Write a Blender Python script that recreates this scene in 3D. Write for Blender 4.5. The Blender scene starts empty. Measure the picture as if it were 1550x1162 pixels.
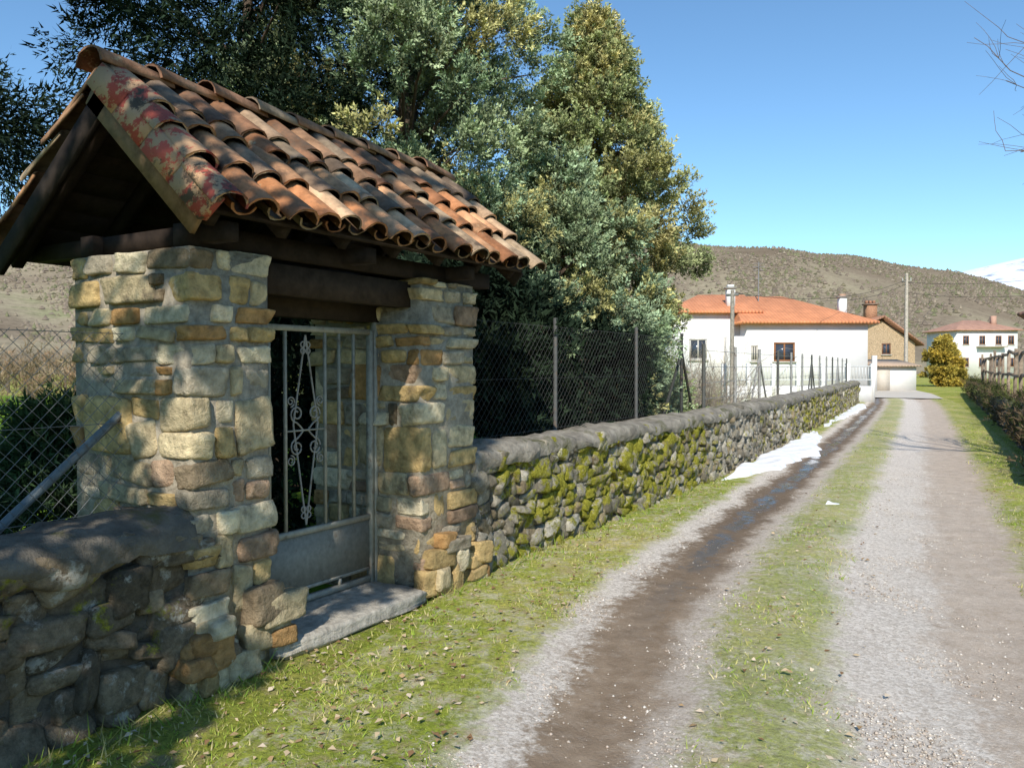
import bpy, math, random
import numpy as np
from mathutils import Vector
rng=np.random.default_rng(7); random.seed(7)
D=bpy.data; SC=bpy.context.scene
COL=SC.collection

# ------------------------------------------------------------------ mesh helpers
class Acc:
    def __init__(s): s.V=[];s.F={};s.C=[];s.n=0
    def add(s,V,F,c=(1,1,1)):
        V=np.asarray(V,float).reshape(-1,3);F=np.asarray(F,int)
        s.V.append(V); c=np.asarray(c,float)
        if c.ndim==1: c=np.tile(c,(len(V),1))
        s.C.append(c); s.F.setdefault(F.shape[1],[]).append(F+s.n); s.n+=len(V)
def link(o,parent=None):
    COL.objects.link(o)
    if parent: o.parent=parent
    return o
def empty(name,loc=(0,0,0),rz=0):
    o=D.objects.new(name,None); o.location=loc; o.rotation_euler=(0,0,rz); o.empty_display_size=.2
    return link(o)
def obj(name,acc,mat,parent=None,smooth=False,loc=None):
    V=np.concatenate(acc.V);C=np.concatenate(acc.C)
    me=D.meshes.new(name); me.vertices.add(len(V)); me.vertices.foreach_set('co',V.ravel())
    loops=[];starts=[];k0=0
    for k,fl in acc.F.items():
        F=np.concatenate(fl); loops.append(F.ravel()); starts.append(k0+np.arange(len(F))*k); k0+=F.size
    L=np.concatenate(loops);S=np.concatenate(starts)
    me.loops.add(len(L)); me.loops.foreach_set('vertex_index',L.astype(np.int32))
    me.polygons.add(len(S)); me.polygons.foreach_set('loop_start',S.astype(np.int32))
    me.update(calc_edges=True); me.validate()
    ca=me.color_attributes.new('Col','FLOAT_COLOR','POINT')
    ca.data.foreach_set('color',np.hstack([C,np.ones((len(C),1))]).ravel())
    if smooth: me.polygons.foreach_set('use_smooth',np.ones(len(me.polygons),bool))
    me.materials.append(mat)
    o=D.objects.new(name,me); 
    if loc: o.location=loc
    return link(o,parent)
BF=np.array([[0,3,2,1],[4,5,6,7],[0,1,5,4],[1,2,6,5],[2,3,7,6],[3,0,4,7]])
def box(a,x0,x1,y0,y1,z0,z1,c=(1,1,1)):
    a.add([[x0,y0,z0],[x1,y0,z0],[x1,y1,z0],[x0,y1,z0],[x0,y0,z1],[x1,y0,z1],[x1,y1,z1],[x0,y1,z1]],BF,c)
def beam(a,p0,p1,w,h,c=(1,1,1),up=(0,0,1)):
    p0=np.array(p0,float);p1=np.array(p1,float);d=p1-p0;d/=np.linalg.norm(d)
    s=np.cross(d,up);s/=np.linalg.norm(s);u=np.cross(s,d)
    V=[]
    for p in (p0,p1):
        for q in ((-1,-1),(1,-1),(1,1),(-1,1)): V.append(p+s*w/2*q[0]+u*h/2*q[1])
    a.add(V,BF,c)
def tube(a,pts,r,n=5,c=(1,1,1)):
    P=np.asarray(pts,float);m=len(P);r=np.broadcast_to(np.asarray(r,float),(m,))
    T=np.gradient(P,axis=0);T/=np.linalg.norm(T,axis=1)[:,None]+1e-9
    ref=np.array([0.13,0.21,.97]) if abs(T[0,2])<.9 else np.array([1.,.1,0])
    V=[]
    for i in range(m):
        s=np.cross(T[i],ref);s/=np.linalg.norm(s)+1e-9;u=np.cross(s,T[i])
        an=np.arange(n)*2*np.pi/n
        V.append(P[i]+r[i]*(np.cos(an)[:,None]*s+np.sin(an)[:,None]*u))
    F=[[i*n+j,i*n+(j+1)%n,(i+1)*n+(j+1)%n,(i+1)*n+j] for i in range(m-1) for j in range(n)]
    a.add(np.concatenate(V),F,c)
def grid_faces(nu,nv):
    i=np.arange(nu-1)[:,None];j=np.arange(nv-1)[None,:]
    b=(i*nv+j).ravel(); return np.stack([b,b+nv,b+nv+1,b+1],1)

# ------------------------------------------------------------------ materials
def newmat(name):
    m=D.materials.new(name); m.use_nodes=True; nt=m.node_tree
    return m,nt,nt.nodes['Principled BSDF']
def N(nt,t): return nt.nodes.new(t)
def coords(nt): return N(nt,'ShaderNodeNewGeometry').outputs['Position']
def noise(nt,scale,detail=5,rough=.6,co=None,dist=0):
    n=N(nt,'ShaderNodeTexNoise'); n.inputs['Scale'].default_value=scale; n.inputs['Detail'].default_value=min(detail,5)
    n.inputs['Roughness'].default_value=rough; n.inputs['Distortion'].default_value=dist
    nt.links.new(co if co is not None else coords(nt),n.inputs['Vector']); return n.outputs['Fac']
def ramp(nt,fac,stops,interp='LINEAR'):
    r=N(nt,'ShaderNodeValToRGB'); e=r.color_ramp; e.interpolation=interp
    while len(e.elements)<len(stops): e.elements.new(.5)
    for el,(p,c) in zip(e.elements,stops):
        el.position=p; el.color=(c[0],c[1],c[2],1) if hasattr(c,'__len__') else (c,c,c,1)
    nt.links.new(fac,r.inputs[0]); return r.outputs[0]
def mix(nt,f,a,b,mode='MIX'):
    m=N(nt,'ShaderNodeMix'); m.data_type='RGBA'; m.blend_type=mode
    for s,v in ((m.inputs[0],f),(m.inputs[6],a),(m.inputs[7],b)):
        if hasattr(v,'links'): nt.links.new(v,s)
        elif hasattr(v,'__len__'): s.default_value=(v[0],v[1],v[2],1)
        else: s.default_value=v
    return m.outputs[2]
def math_(nt,op,a,b=0):
    m=N(nt,'ShaderNodeMath'); m.operation=op
    for i,v in enumerate((a,b)):
        if hasattr(v,'links'): nt.links.new(v,m.inputs[i])
        else: m.inputs[i].default_value=v
    return m.outputs[0]
def bump(nt,b,h,strength=.5,dist=.02):
    n=N(nt,'ShaderNodeBump'); n.inputs['Strength'].default_value=strength; n.inputs['Distance'].default_value=dist
    nt.links.new(h,n.inputs['Height']); nt.links.new(n.outputs[0],b.inputs['Normal'])
def attr(nt,name='Col'):
    a=N(nt,'ShaderNodeAttribute'); a.attribute_name=name; return a
def simple(name,lo=.75,hi=1.2,sc=20,rough=.85,bs=.4,bd=.01,metal=0,sc2=None,tint=None,tlo=.6,thi=.7,spec=.3,tint2=None):
    m,nt,b=newmat(name)
    n=noise(nt,sc,6,.65)
    c=mix(nt,1.0,attr(nt).outputs[0],ramp(nt,n,[(.3,lo),(.7,hi)]),'MULTIPLY')
    if tint is not None:
        c=mix(nt,ramp(nt,noise(nt,sc*.35,5,.7),[(tlo,0),(thi,1)]),c,tint)
    if tint2 is not None:
        c=mix(nt,ramp(nt,noise(nt,sc*.6,5,.7),[(.27,1),(.36,0)]),c,tint2)
    nt.links.new(c,b.inputs['Base Color']); b.inputs['Roughness'].default_value=rough
    b.inputs['Metallic'].default_value=metal; b.inputs['Specular IOR Level'].default_value=spec
    bump(nt,b,noise(nt,sc2 or sc*2,7,.72),bs,bd)
    return m
M_stone=simple('stone',.5,1.3,13,.95,1,.03,sc2=26,tint=(.17,.13,.09),tlo=.58,thi=.74,spec=.08,tint2=(.70,.58,.40))
M_mortar=simple('mortar',.6,1.25,18,.95,1,.02,sc2=30,spec=.08)
M_cap=simple('cap_mortar',.5,1.3,7,.95,1.0,.03,sc2=26,tint=(.12,.12,.045),tlo=.55,thi=.68,spec=.1)
M_tile=simple('terracotta',.45,1.25,9,.9,.6,.008,sc2=50,tint=(.14,.10,.07),tlo=.52,thi=.68,spec=.1,tint2=(.46,.38,.24))
M_wood=simple('old_wood',.6,1.3,12,.85,.5,.006,spec=.15)
M_metal=simple('painted_metal',.75,1.15,25,.6,.2,.003,metal=.0,tint=(.16,.11,.075),tlo=.58,thi=.72)
M_plaster=simple('plaster',.93,1.05,1.5,.8,.1,.01,spec=.2)
M_pebble=simple('pebbles',.8,1.15,30,.9,.1,.01,spec=.1)
M_paint=simple('plain_paint',.9,1.08,8,.6,.1,.003)
M_bark=simple('bark',.6,1.3,22,.95,.8,.02,spec=.1)
def leafmat(name,trans=.25):
    m,nt,b=newmat(name)
    c=attr(nt).outputs[0]
    nt.links.new(c,b.inputs['Base Color']); b.inputs['Roughness'].default_value=.8; b.inputs['Specular IOR Level'].default_value=.05
    if trans:
        t=N(nt,'ShaderNodeBsdfTranslucent'); nt.links.new(c,t.inputs[0])
        ms=N(nt,'ShaderNodeMixShader'); ms.inputs[0].default_value=trans
        out=nt.nodes['Material Output']; nt.links.new(b.outputs[0],ms.inputs[1]); nt.links.new(t.outputs[0],ms.inputs[2]); nt.links.new(ms.outputs[0],out.inputs[0])
    return m
M_leaf=leafmat('foliage',.0)
M_dleaf=leafmat('dark_foliage',0)
M_grassb=leafmat('grass_blades',.3)
def grass_col(nt,co):
    a=ramp(nt,noise(nt,.55,6,.65,co),[(.32,(.21,.27,.035)),(.5,(.33,.36,.07)),(.68,(.50,.43,.16))])
    b=ramp(nt,noise(nt,30,7,.8,co),[(.33,(.10,.10,.04)),(.5,(.5,.5,.5)),(.68,(1,.93,.6))])
    c=mix(nt,.65,a,b,'OVERLAY')
    d=ramp(nt,noise(nt,5,6,.75,co),[(.52,0),(.64,1)])
    return mix(nt,math_(nt,'MULTIPLY',d,.7),c,(.46,.35,.21))
m,nt,b=newmat('ground_grass'); M_ground=m; co=coords(nt)
c=grass_col(nt,co)
lawn=ramp(nt,noise(nt,9,6,.7,co),[(.3,(.11,.23,.015)),(.7,(.27,.41,.045))])
sx=N(nt,'ShaderNodeSeparateXYZ'); nt.links.new(co,sx.inputs[0])
msk=math_(nt,'MULTIPLY',math_(nt,'LESS_THAN',sx.outputs[0],-3.7),math_(nt,'LESS_THAN',sx.outputs[1],24.))
c=mix(nt,msk,c,lawn)
nt.links.new(c,b.inputs['Base Color']); b.inputs['Roughness'].default_value=.95; b.inputs['Specular IOR Level'].default_value=.05
bump(nt,b,noise(nt,40,6,.8,co),1,.03)
m,nt,b=newmat('dirt_track'); M_road=m; co=coords(nt)
u=attr(nt).outputs['Color']; su=N(nt,'ShaderNodeSeparateColor'); nt.links.new(u,su.inputs[0]); U=su.outputs[0]
n1=noise(nt,1.3,6,.7,co); n2=noise(nt,14,6,.75,co)
Ud=math_(nt,'ADD',U,math_(nt,'ADD',math_(nt,'MULTIPLY',math_(nt,'SUBTRACT',n1,.5),.10),math_(nt,'MULTIPLY',math_(nt,'SUBTRACT',n2,.5),.10)))
def up(x): return x/5+.25
isgr=ramp(nt,Ud,[(0,1),(up(-.08),1),(up(.05),0),(up(.84),0),(up(1.04),.8),(up(1.45),.8),(up(1.64),0),(up(2.75),0),(up(3.0),1)])
isgr=math_(nt,'MULTIPLY',isgr,ramp(nt,noise(nt,7,6,.8,co),[(.38,.5),(.52,1)]))
grav=ramp(nt,noise(nt,75,4,.85,co),[(.33,(.42,.345,.27)),(.5,(.76,.66,.56)),(.66,(.96,.89,.79))])
vor=N(nt,'ShaderNodeTexVoronoi'); vor.inputs['Scale'].default_value=55; nt.links.new(co,vor.inputs['Vector'])
vs=N(nt,'ShaderNodeSeparateColor'); nt.links.new(vor.outputs['Color'],vs.inputs[0])
grav=mix(nt,.4,grav,ramp(nt,vs.outputs[0],[(.15,(.42,.355,.28)),(.85,(.95,.87,.77))]))
mud=ramp(nt,noise(nt,6,7,.7,co),[(.3,(.25,.18,.12)),(.7,(.42,.315,.22))])
mudr=ramp(nt,noise(nt,6,7,.7,co),[(.3,(.42,.32,.235)),(.7,(.64,.51,.39))])
ismud=ramp(nt,Ud,[(0,0),(up(.16),0),(up(.30),1),(up(.64),1),(up(.80),.35),(up(1.5),0),(up(2.05),.0),(up(2.25),.7),(up(2.8),.8)])
ng=math_(nt,'ADD',ismud,math_(nt,'MULTIPLY',math_(nt,'SUBTRACT',n2,.5),1.0)); ng=math_(nt,'MINIMUM',math_(nt,'MAXIMUM',ng,0),1)
c=mix(nt,ng,grav,mix(nt,math_(nt,'GREATER_THAN',U,up(1.25)),mud,mudr))
sx=N(nt,'ShaderNodeSeparateXYZ'); nt.links.new(co,sx.inputs[0])
wy=ramp(nt,math_(nt,'DIVIDE',sx.outputs[1],40.),[(.10,0),(.15,.6),(.20,1),(.6,1),(.95,.7)])
wu=ramp(nt,Ud,[(up(.37),0),(up(.43),1),(up(.54),1),(up(.60),0)])
wn=ramp(nt,noise(nt,1.6,3,.6,co),[(.38,0),(.46,1)])
wet=math_(nt,'MULTIPLY',math_(nt,'MULTIPLY',wy,wu),wn)
damp=math_(nt,'MULTIPLY',wy,ramp(nt,Ud,[(up(.16),0),(up(.32),1),(up(.64),1),(up(.78),0)]))
c=mix(nt,math_(nt,'MULTIPLY',damp,.62),c,(.14,.10,.07))
c=mix(nt,math_(nt,'MULTIPLY',wet,.8),c,(.06,.05,.04))
c=mix(nt,isgr,c,grass_col(nt,co))
nt.links.new(c,b.inputs['Base Color'])
ro=math_(nt,'SUBTRACT',.95,math_(nt,'MULTIPLY',wet,.87)); nt.links.new(ro,b.inputs['Roughness'])
nt.links.new(math_(nt,'ADD',.05,math_(nt,'MULTIPLY',wet,.6)),b.inputs['Specular IOR Level'])
bmpn=N(nt,'ShaderNodeBump'); bmpn.inputs['Distance'].default_value=.02; nt.links.new(noise(nt,60,6,.8,co),bmpn.inputs['Height'])
nt.links.new(math_(nt,'SUBTRACT',.8,math_(nt,'MULTIPLY',wet,.77)),bmpn.inputs['Strength']); nt.links.new(bmpn.outputs[0],b.inputs['Normal'])
m,nt,b=newmat('snow'); M_snow=m
nt.links.new(ramp(nt,noise(nt,9,6,.7),[(.25,(.72,.72,.74)),(.5,(.92,.92,.93))]),b.inputs['Base Color']); b.inputs['Roughness'].default_value=.6; bump(nt,b,noise(nt,25,5,.7),.5,.02)
m,nt,b=newmat('hill_scrub'); M_hill=m; co=coords(nt)
c=ramp(nt,noise(nt,.008,8,.6,co),[(.33,(.19,.145,.10)),(.48,(.25,.20,.14)),(.58,(.32,.27,.18)),(.68,(.23,.235,.12))])
c=mix(nt,.40,c,ramp(nt,noise(nt,.30,7,.85,co),[(.38,.25),(.60,.75)]),'OVERLAY')
nt.links.new(c,b.inputs['Base Color']); b.inputs['Roughness'].default_value=1; b.inputs['Specular IOR Level'].default_value=0
m,nt,b=newmat('snowy_mountain'); M_mtn=m; co=coords(nt)
nt.links.new(ramp(nt,noise(nt,.006,8,.7,co),[(.36,(.32,.36,.45)),(.44,(.84,.87,.94))]),b.inputs['Base Color']); b.inputs['Roughness'].default_value=.9
m,nt,b=newmat('mossy_stone'); M_moss=m; co=coords(nt)
at=attr(nt).outputs[0]
c=mix(nt,1.0,at,ramp(nt,noise(nt,18,7,.75,co),[(.3,.45),(.7,1.4)]),'MULTIPLY')
c=mix(nt,ramp(nt,noise(nt,7,5,.7,co),[(.56,0),(.64,.8)]),c,(.60,.56,.47))
sx=N(nt,'ShaderNodeSeparateXYZ'); nt.links.new(co,sx.inputs[0])
my=ramp(nt,math_(nt,'DIVIDE',sx.outputs[1],40.),[(.12,0),(.145,.15),(.25,.15),(.31,.02),(.5,.13),(.9,.10)])
mn=math_(nt,'ADD',noise(nt,3.2,7,.8,co),my)
mf=ramp(nt,mn,[(.60,0),(.68,1)])
moss=ramp(nt,noise(nt,40,6,.85,co),[(.3,(.07,.065,.012)),(.5,(.29,.275,.035)),(.7,(.56,.51,.10))])
c=mix(nt,mf,c,moss)
nt.links.new(c,b.inputs['Base Color']); b.inputs['Roughness'].default_value=.95; b.inputs['Specular IOR Level'].default_value=.08
bump(nt,b,noise(nt,32,7,.8,co),1,.035)

# ------------------------------------------------------------------ stones
def cube_tpl(n):
    idx={};V=[];F=[]
    def vid(p):
        k=tuple(p)
        if k not in idx: idx[k]=len(V); V.append([2*q/n-1 for q in p])
        return idx[k]
    for ax in range(3):
        for s in (0,n):
            for i in range(n):
                for j in range(n):
                    q=[]
                    for (a,b_) in ((i,j),(i+1,j),(i+1,j+1),(i,j+1)):
                        p=[0,0,0];p[ax]=s;p[(ax+1)%3]=a;p[(ax+2)%3]=b_;q.append(vid(p))
                    if s==0:q=q[::-1]
                    F.append(q)
    return np.array(V),np.array(F)
TP={n:cube_tpl(n) for n in (2,3,4,5,6,8)}
def stone(a,c,ax,hd,col,n=4,p=6,nz=.07,jt=.018,shr=.07):
    V,F=TP[n]
    V=np.sign(V)*np.abs(V)**.7
    V=V/((np.abs(V)**p).sum(1)**(1/p))[:,None]
    w=np.zeros(len(V))
    for k in range(4):
        kk=rng.normal(0,1.6,3);w+=np.sin(V@kk+rng.uniform(0,6.3))
    for k in range(3):
        kk=rng.normal(0,4.5,3);w+=.35*np.sin(V@kk+rng.uniform(0,6.3))
    V=V*(1+nz*w/2)[:,None]
    V=V+V@rng.normal(0,shr,(3,3))
    V=V+rng.normal(0,jt,V.shape)
    V=(V*np.asarray(hd))@np.asarray(ax)+np.asarray(c)
    a.add(V,F,np.clip(np.asarray(col)*(1+rng.normal(0,.05)),0,1))
PAL_P=[((.66,.53,.32),4),((.62,.44,.20),3),((.47,.40,.29),2.6),((.50,.29,.12),1.6),((.47,.32,.21),1.6),((.74,.63,.43),2.2),((.29,.22,.14),1.1)]
def pick(pal):
    w=np.array([x[1] for x in pal]);i=rng.choice(len(pal),p=w/w.sum());return np.array(pal[i][0])*rng.uniform(.75,1.12)
AX=np.eye(3); AXR=np.array([[0,1,0],[1,0,0],[0,0,1.]])
def pillar(a,core,x0,x1,y0,y1,z0,z1):
    box(core,x0+.012,x1-.012,y0+.012,y1-.012,z0,z1-.01,(.42,.36,.27))
    z=z0;row=0
    while z<z1-.03:
        h=rng.uniform(.08,.17) if z>1.4 else rng.uniform(.16,.32)
        if z1-(z+h)<.05:h=z1-z
        g=.008
        ca=[(rng.uniform(.2,.42),rng.uniform(.12,.2)) if (row+i)%2 else (rng.uniform(.1,.2),rng.uniform(.24,.38)) for i in range(4)]
        if y1-y0<.55: ca=[(la,min(lb,.24)) for la,lb in ca]
        cs=[(x0,y0),(x1,y0),(x1,y1),(x0,y1)]
        def put(c,hd,hh):
            rot=rng.normal(0,.06);cr,sr=math.cos(rot),math.sin(rot)
            ax=np.array([[cr,0,sr*.6],[0,1,0],[-sr*.6,0,cr]])
            stone(a,c,ax,hd,pick(PAL_P),6,rng.uniform(6,16),.06,.02,.07)
        for (cx,cy),(la,lb) in zip(cs,ca):
            sx=1 if cx==x0 else -1; sy=1 if cy==y0 else -1
            j=rng.uniform(-.006,.022)
            nn=[(z,h)] if h<.2 or rng.random()<.5 else [(z,h*.45),(z+h*.45,h*.55)]
            for zz,hh in nn: put((cx+sx*(la/2-j),cy+sy*(lb/2-j),zz+hh/2),(la/2-g+j*.5,lb/2-g+j*.5,hh/2-g),hh)
        for face in range(4):
            A=ca[face];B=ca[(face+1)%4]
            if face%2==0: lo,hi=x0+(A[0] if face==0 else B[0]),x1-(B[0] if face==0 else A[0])
            else: lo,hi=y0+(A[1] if face==1 else B[1]),y1-(B[1] if face==1 else A[1])
            t=lo
            while t<hi-.02:
                w=rng.uniform(.12,.42)
                if hi-(t+w)<.08:w=hi-t
                dd=.09
                ctr=t+w/2
                parts=[(z,h)]
                if h>.15 and rng.random()<.45: hh=h*rng.uniform(.35,.65); parts=[(z,hh),(z+hh,h-hh)]
                for zz,hh in parts:
                    j=rng.uniform(-.008,.024)
                    if face==0: put((ctr,y0+dd-j,zz+hh/2),(w/2-g,dd,hh/2-g),hh)
                    if face==2: put((ctr,y1-dd+j,zz+hh/2),(w/2-g,dd,hh/2-g),hh)
                    if face==1: put((x1-dd+j,ctr,zz+hh/2),(dd,w/2-g,hh/2-g),hh)
                    if face==3: put((x0+dd-j,ctr,zz+hh/2),(dd,w/2-g,hh/2-g),hh)
                t+=w
        z+=h;row+=1
PAL_W=[((.35,.31,.24),3),((.46,.41,.32),2.5),((.22,.19,.14),2),((.38,.30,.19),1.3),((.56,.51,.42),1.2)]
def path_eval(P,s):
    P=np.asarray(P,float);seg=np.linalg.norm(np.diff(P,axis=0),axis=1);cs=np.r_[0,np.cumsum(seg)]
    x=np.interp(s,cs,P[:,0]);y=np.interp(s,cs,P[:,1]);e=.4
    dx=np.interp(s+e,cs,P[:,0])-np.interp(s-e,cs,P[:,0]);dy=np.interp(s+e,cs,P[:,1])-np.interp(s-e,cs,P[:,1])
    l=np.hypot(dx,dy)+1e-9
    return x,y,dx/l,dy/l,cs[-1]
def low_wall(parent,P,H,thick=.45,pal=PAL_W,side=1,capcol=(.27,.25,.22),mat=None,scale=1.,wn=.03,squash=1.):
    a=Acc();core=Acc();cap=Acc();L=path_eval(P,0)[4]
    ss=np.linspace(0,L,max(3,int(L/.5)));pr=[]
    for s in ss:
        x,y,tx,ty,_=path_eval(P,s);nx,ny=ty*side,-tx*side
        pr.append([(x-nx*.04,y-ny*.04,-.1),(x-nx*.04,y-ny*.04,H-.08),(x-nx*(thick-.04),y-ny*(thick-.04),H-.08),(x-nx*(thick-.04),y-ny*(thick-.04),-.1)])
    pr=np.array(pr);cc=(.14,.115,.085);core.add(pr.reshape(-1,3),grid_faces(len(ss),4),cc)
    core.add(pr[0],[[0,1,2,3]],cc);core.add(pr[-1],[[3,2,1,0]],cc)
    z=-.02
    while z<H-.08:
        h=rng.uniform(.06,.13)*scale;s=rng.uniform(-.1,0)
        while s<L:
            d0=np.hypot(*path_eval(P,min(max(s,0),L))[:2]);far=d0>20
            w=rng.uniform(.07,.25)*scale*(1.2 if far else 1)*squash;hh=h*rng.uniform(.8,1.8)
            sc=min(max(s+w/2,.05),L-.05)
            x,y,tx,ty,_=path_eval(P,sc);nx,ny=ty*side,-tx*side
            d=np.hypot(x,y); n=5 if d<9 else (4 if d<14 else (3 if d<20 else 2))
            ang=rng.normal(0,.3/squash**2);ca,sa=math.cos(ang),math.sin(ang)
            t=np.array([tx,ty,0]);u=np.array([0,0,1.]);nn=np.array([nx,ny,0])
            ax=np.array([t*ca+u*sa,nn,u*ca-t*sa]);j=rng.uniform(-.03,.035)
            top=min(z+hh/2+rng.uniform(-.025,.025),H-.1)
            stone(a,np.array([x,y,top])-nn*(.1-j),ax,(w/2,.11,hh/2),pick(pal),n,rng.uniform(4,11),.08,.03,.10)
            s+=w*.97
        z+=h
    ns=int(L/.06) if L<12 else int(L/.1);ns=max(ns,8)
    prof=np.array([(.035,-.13),(.055,-.07),(.03,-.015),(-.06,.02),(-.2,.03),(-.34,.015),(-thick,-.03),(-thick-.02,-.13)])
    V=[];ph=rng.uniform(0,6,12)
    for i,s in enumerate(np.linspace(0,L,ns)):
        x,y,tx,ty,_=path_eval(P,s);nx,ny=ty*side,-tx*side
        for k,(o,zz) in enumerate(prof):
            w1=math.sin(s*5+ph[0]+k)*.5+math.sin(s*11.3+ph[1]+k*1.7)*.4+math.sin(s*23+ph[2]+k*2.3)*.3
            oo=o+wn*.7*w1+rng.normal(0,.008);z2=zz+wn*.8*(math.sin(s*3.1+ph[3]+k*.6)*.6+math.sin(s*8.7+ph[4]+k*1.3)*.5)+rng.normal(0,.008)
            V.append((x+nx*oo,y+ny*oo,H+z2))
    cap.add(V,grid_faces(ns,len(prof)),capcol)
    cap.add(V[:len(prof)],[list(range(len(prof)))],capcol);cap.add(V[-len(prof):],[list(range(len(prof)))[::-1]],capcol)
    obj('stones',a,mat or M_moss,parent,True);obj('core',core,M_mortar,parent);obj('coping',cap,M_cap,parent,True)

# ------------------------------------------------------------------ terrain
KY=[-12,-3,0,2.7,4.67,7,9.5,15,22,30,38.7,52,70,95]; KX=[1.5,.2,-.95,-1.9,-2.40,-2.70,-2.88,-3.32,-3.9,-4.6,-5.4,-7.2,-11,-19]
YY=np.linspace(-12,95,1600); LL=np.interp(YY,KY,KX); kk=np.exp(-np.linspace(-2,2,41)**2);kk/=kk.sum(); LLs=np.convolve(np.pad(LL,20,mode='edge'),kk,'valid')
def Lf(y): return np.interp(y,YY,LLs)
a=Acc(); th=np.linspace(0,2*np.pi,97)[:-1]; R=[0.01,5,15,40,100,300,900,2000,5000]
V=[(r*math.cos(t),r*math.sin(t),0) for r in R for t in th];n=96
F=[[i*n+j,(i+1)*n+j,(i+1)*n+(j+1)%n,i*n+(j+1)%n] for i in range(len(R)-1) for j in range(n)]
a.add(V,F);obj('ground',a,M_ground)
ys=np.concatenate([np.arange(-11,14,.06),np.arange(14,94,.4)]);us=np.arange(-1.0,3.7,.05)
ph=rng.uniform(0,6,20)
zu=np.interp(us,[-1,-.8,-.1,.1,.45,.8,1.0,1.35,1.6,1.9,2.5,2.85,3.1,3.5,3.7],[.004,.012,.03,.02,.004,.02,.04,.055,.038,.015,.012,.02,.035,.012,.004])
Yg,Ug=np.meshgrid(ys,us,indexing='ij');Xg=Lf(Yg)+Ug
Zg=zu[None,:]+.006*(np.sin(Yg*2.1+ph[0])*np.sin(Ug*5+ph[1])+np.sin(Yg*5.3+ph[2]+Ug*3)*.6+1.2)+rng.random(Yg.shape)*.006*(np.abs(Yg)<14)+.004
a=Acc();a.add(np.stack([Xg,Yg,Zg],-1).reshape(-1,3),grid_faces(len(ys),len(us))[:,::-1],np.stack([Ug/5+.25,Ug*0,Ug*0],-1).reshape(-1,3))
obj('dirt_road',a,M_road,smooth=True)
def road_z(u): return np.interp(u,us,zu)+.012
a=Acc();V=[]
for y in np.arange(44,94,2.): 
    l=float(Lf(y)); V+= [(l-.2,y,.075),(l+3.4,y,.075)]
a.add(V,grid_faces(len(V)//2,2)[:,::-1],(.60,.54,.46));obj('concrete_lane',a,M_plaster)
CAMYAW=math.radians(31.5)
HP={}
def hill(name,mat,r0,r1,nr,tab,nz,seed):
    rg=np.random.default_rng(seed);az=np.radians(np.linspace(-180,180,361));A=np.degrees(az)
    p=rg.uniform(0,6,10);rr=np.linspace(r0,r1,nr)
    def H(r,a_):
        h=np.interp(np.degrees(a_),[t[0] for t in tab],[t[1] for t in tab]);t=(r-r0)/(r1-r0);s=t*t*(3-2*t)
        return -1+h*s*(1+nz*(np.sin(a_*9+p[0]+r*.01)+.6*np.sin(a_*23+p[1]-r*.013)+.4*np.sin(a_*51+p[2]+r*.02))*(1-t*.8))
    HP[name]=H
    Rg,Ag=np.meshgrid(rr,az,indexing='ij')
    V=np.stack([-Rg*np.sin(CAMYAW-Ag),Rg*np.cos(CAMYAW-Ag),H(Rg,Ag)],-1)
    a=Acc();a.add(V,grid_faces(nr,361)[:,::-1]);return obj(name,a,mat,smooth=True)
hill('hill',M_hill,160,800,26,[(-180,40),(-60,70),(-32,92),(-10,112),(5,120),(13.5,113),(20,103),(28.7,80),(32,63),(45,46),(90,40),(180,40)],.10,3)
hill('snowy_mountain',M_mtn,1500,3000,14,[(-180,0),(22,0),(27,230),(29,305),(32,330),(34,342),(36,325),(42,290),(60,150),(90,0),(180,0)],.05,5)
rg=np.random.default_rng(33);n=60000;r=np.sqrt(rg.uniform(300**2,800**2,n));az=np.radians(rg.uniform(-38,38,n))
dn=np.sin(r*.021+az*17)+np.sin(az*41-r*.013+1)+.8*np.sin(r*.06+az*70);k=(dn+rg.normal(0,.9,n))>-.2;r=r[k];az=az[k];n=len(r)
z=HP['hill'](r,az);s=rg.uniform(.5,1.15,n)
oc=np.array([[1,0,0],[0,1,0],[-1,0,0],[0,-1,0],[0,0,1],[0,0,-1.]]);of=np.array([[0,1,4],[1,2,4],[2,3,4],[3,0,4],[1,0,5],[2,1,5],[3,2,5],[0,3,5]])
V=oc[None,:5]*s[:,None,None]*rg.uniform(.5,1.5,(n,5,1))*np.array([1.2,1.2,1.5])+np.stack([-r*np.sin(CAMYAW-az),r*np.cos(CAMYAW-az),z],1)[:,None,:]
cc=np.array([(.22,.175,.13),(.26,.205,.15),(.20,.17,.105),(.28,.23,.165),(.19,.185,.10)])[rg.integers(0,5,n)]*rg.uniform(.85,1.15,(n,1))
a=Acc();a.add(V.reshape(-1,3),(of[None,:4]+5*np.arange(n)[:,None,None]).reshape(-1,3),np.repeat(cc,5,0));obj('hillside_woodland',a,M_dleaf)

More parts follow.
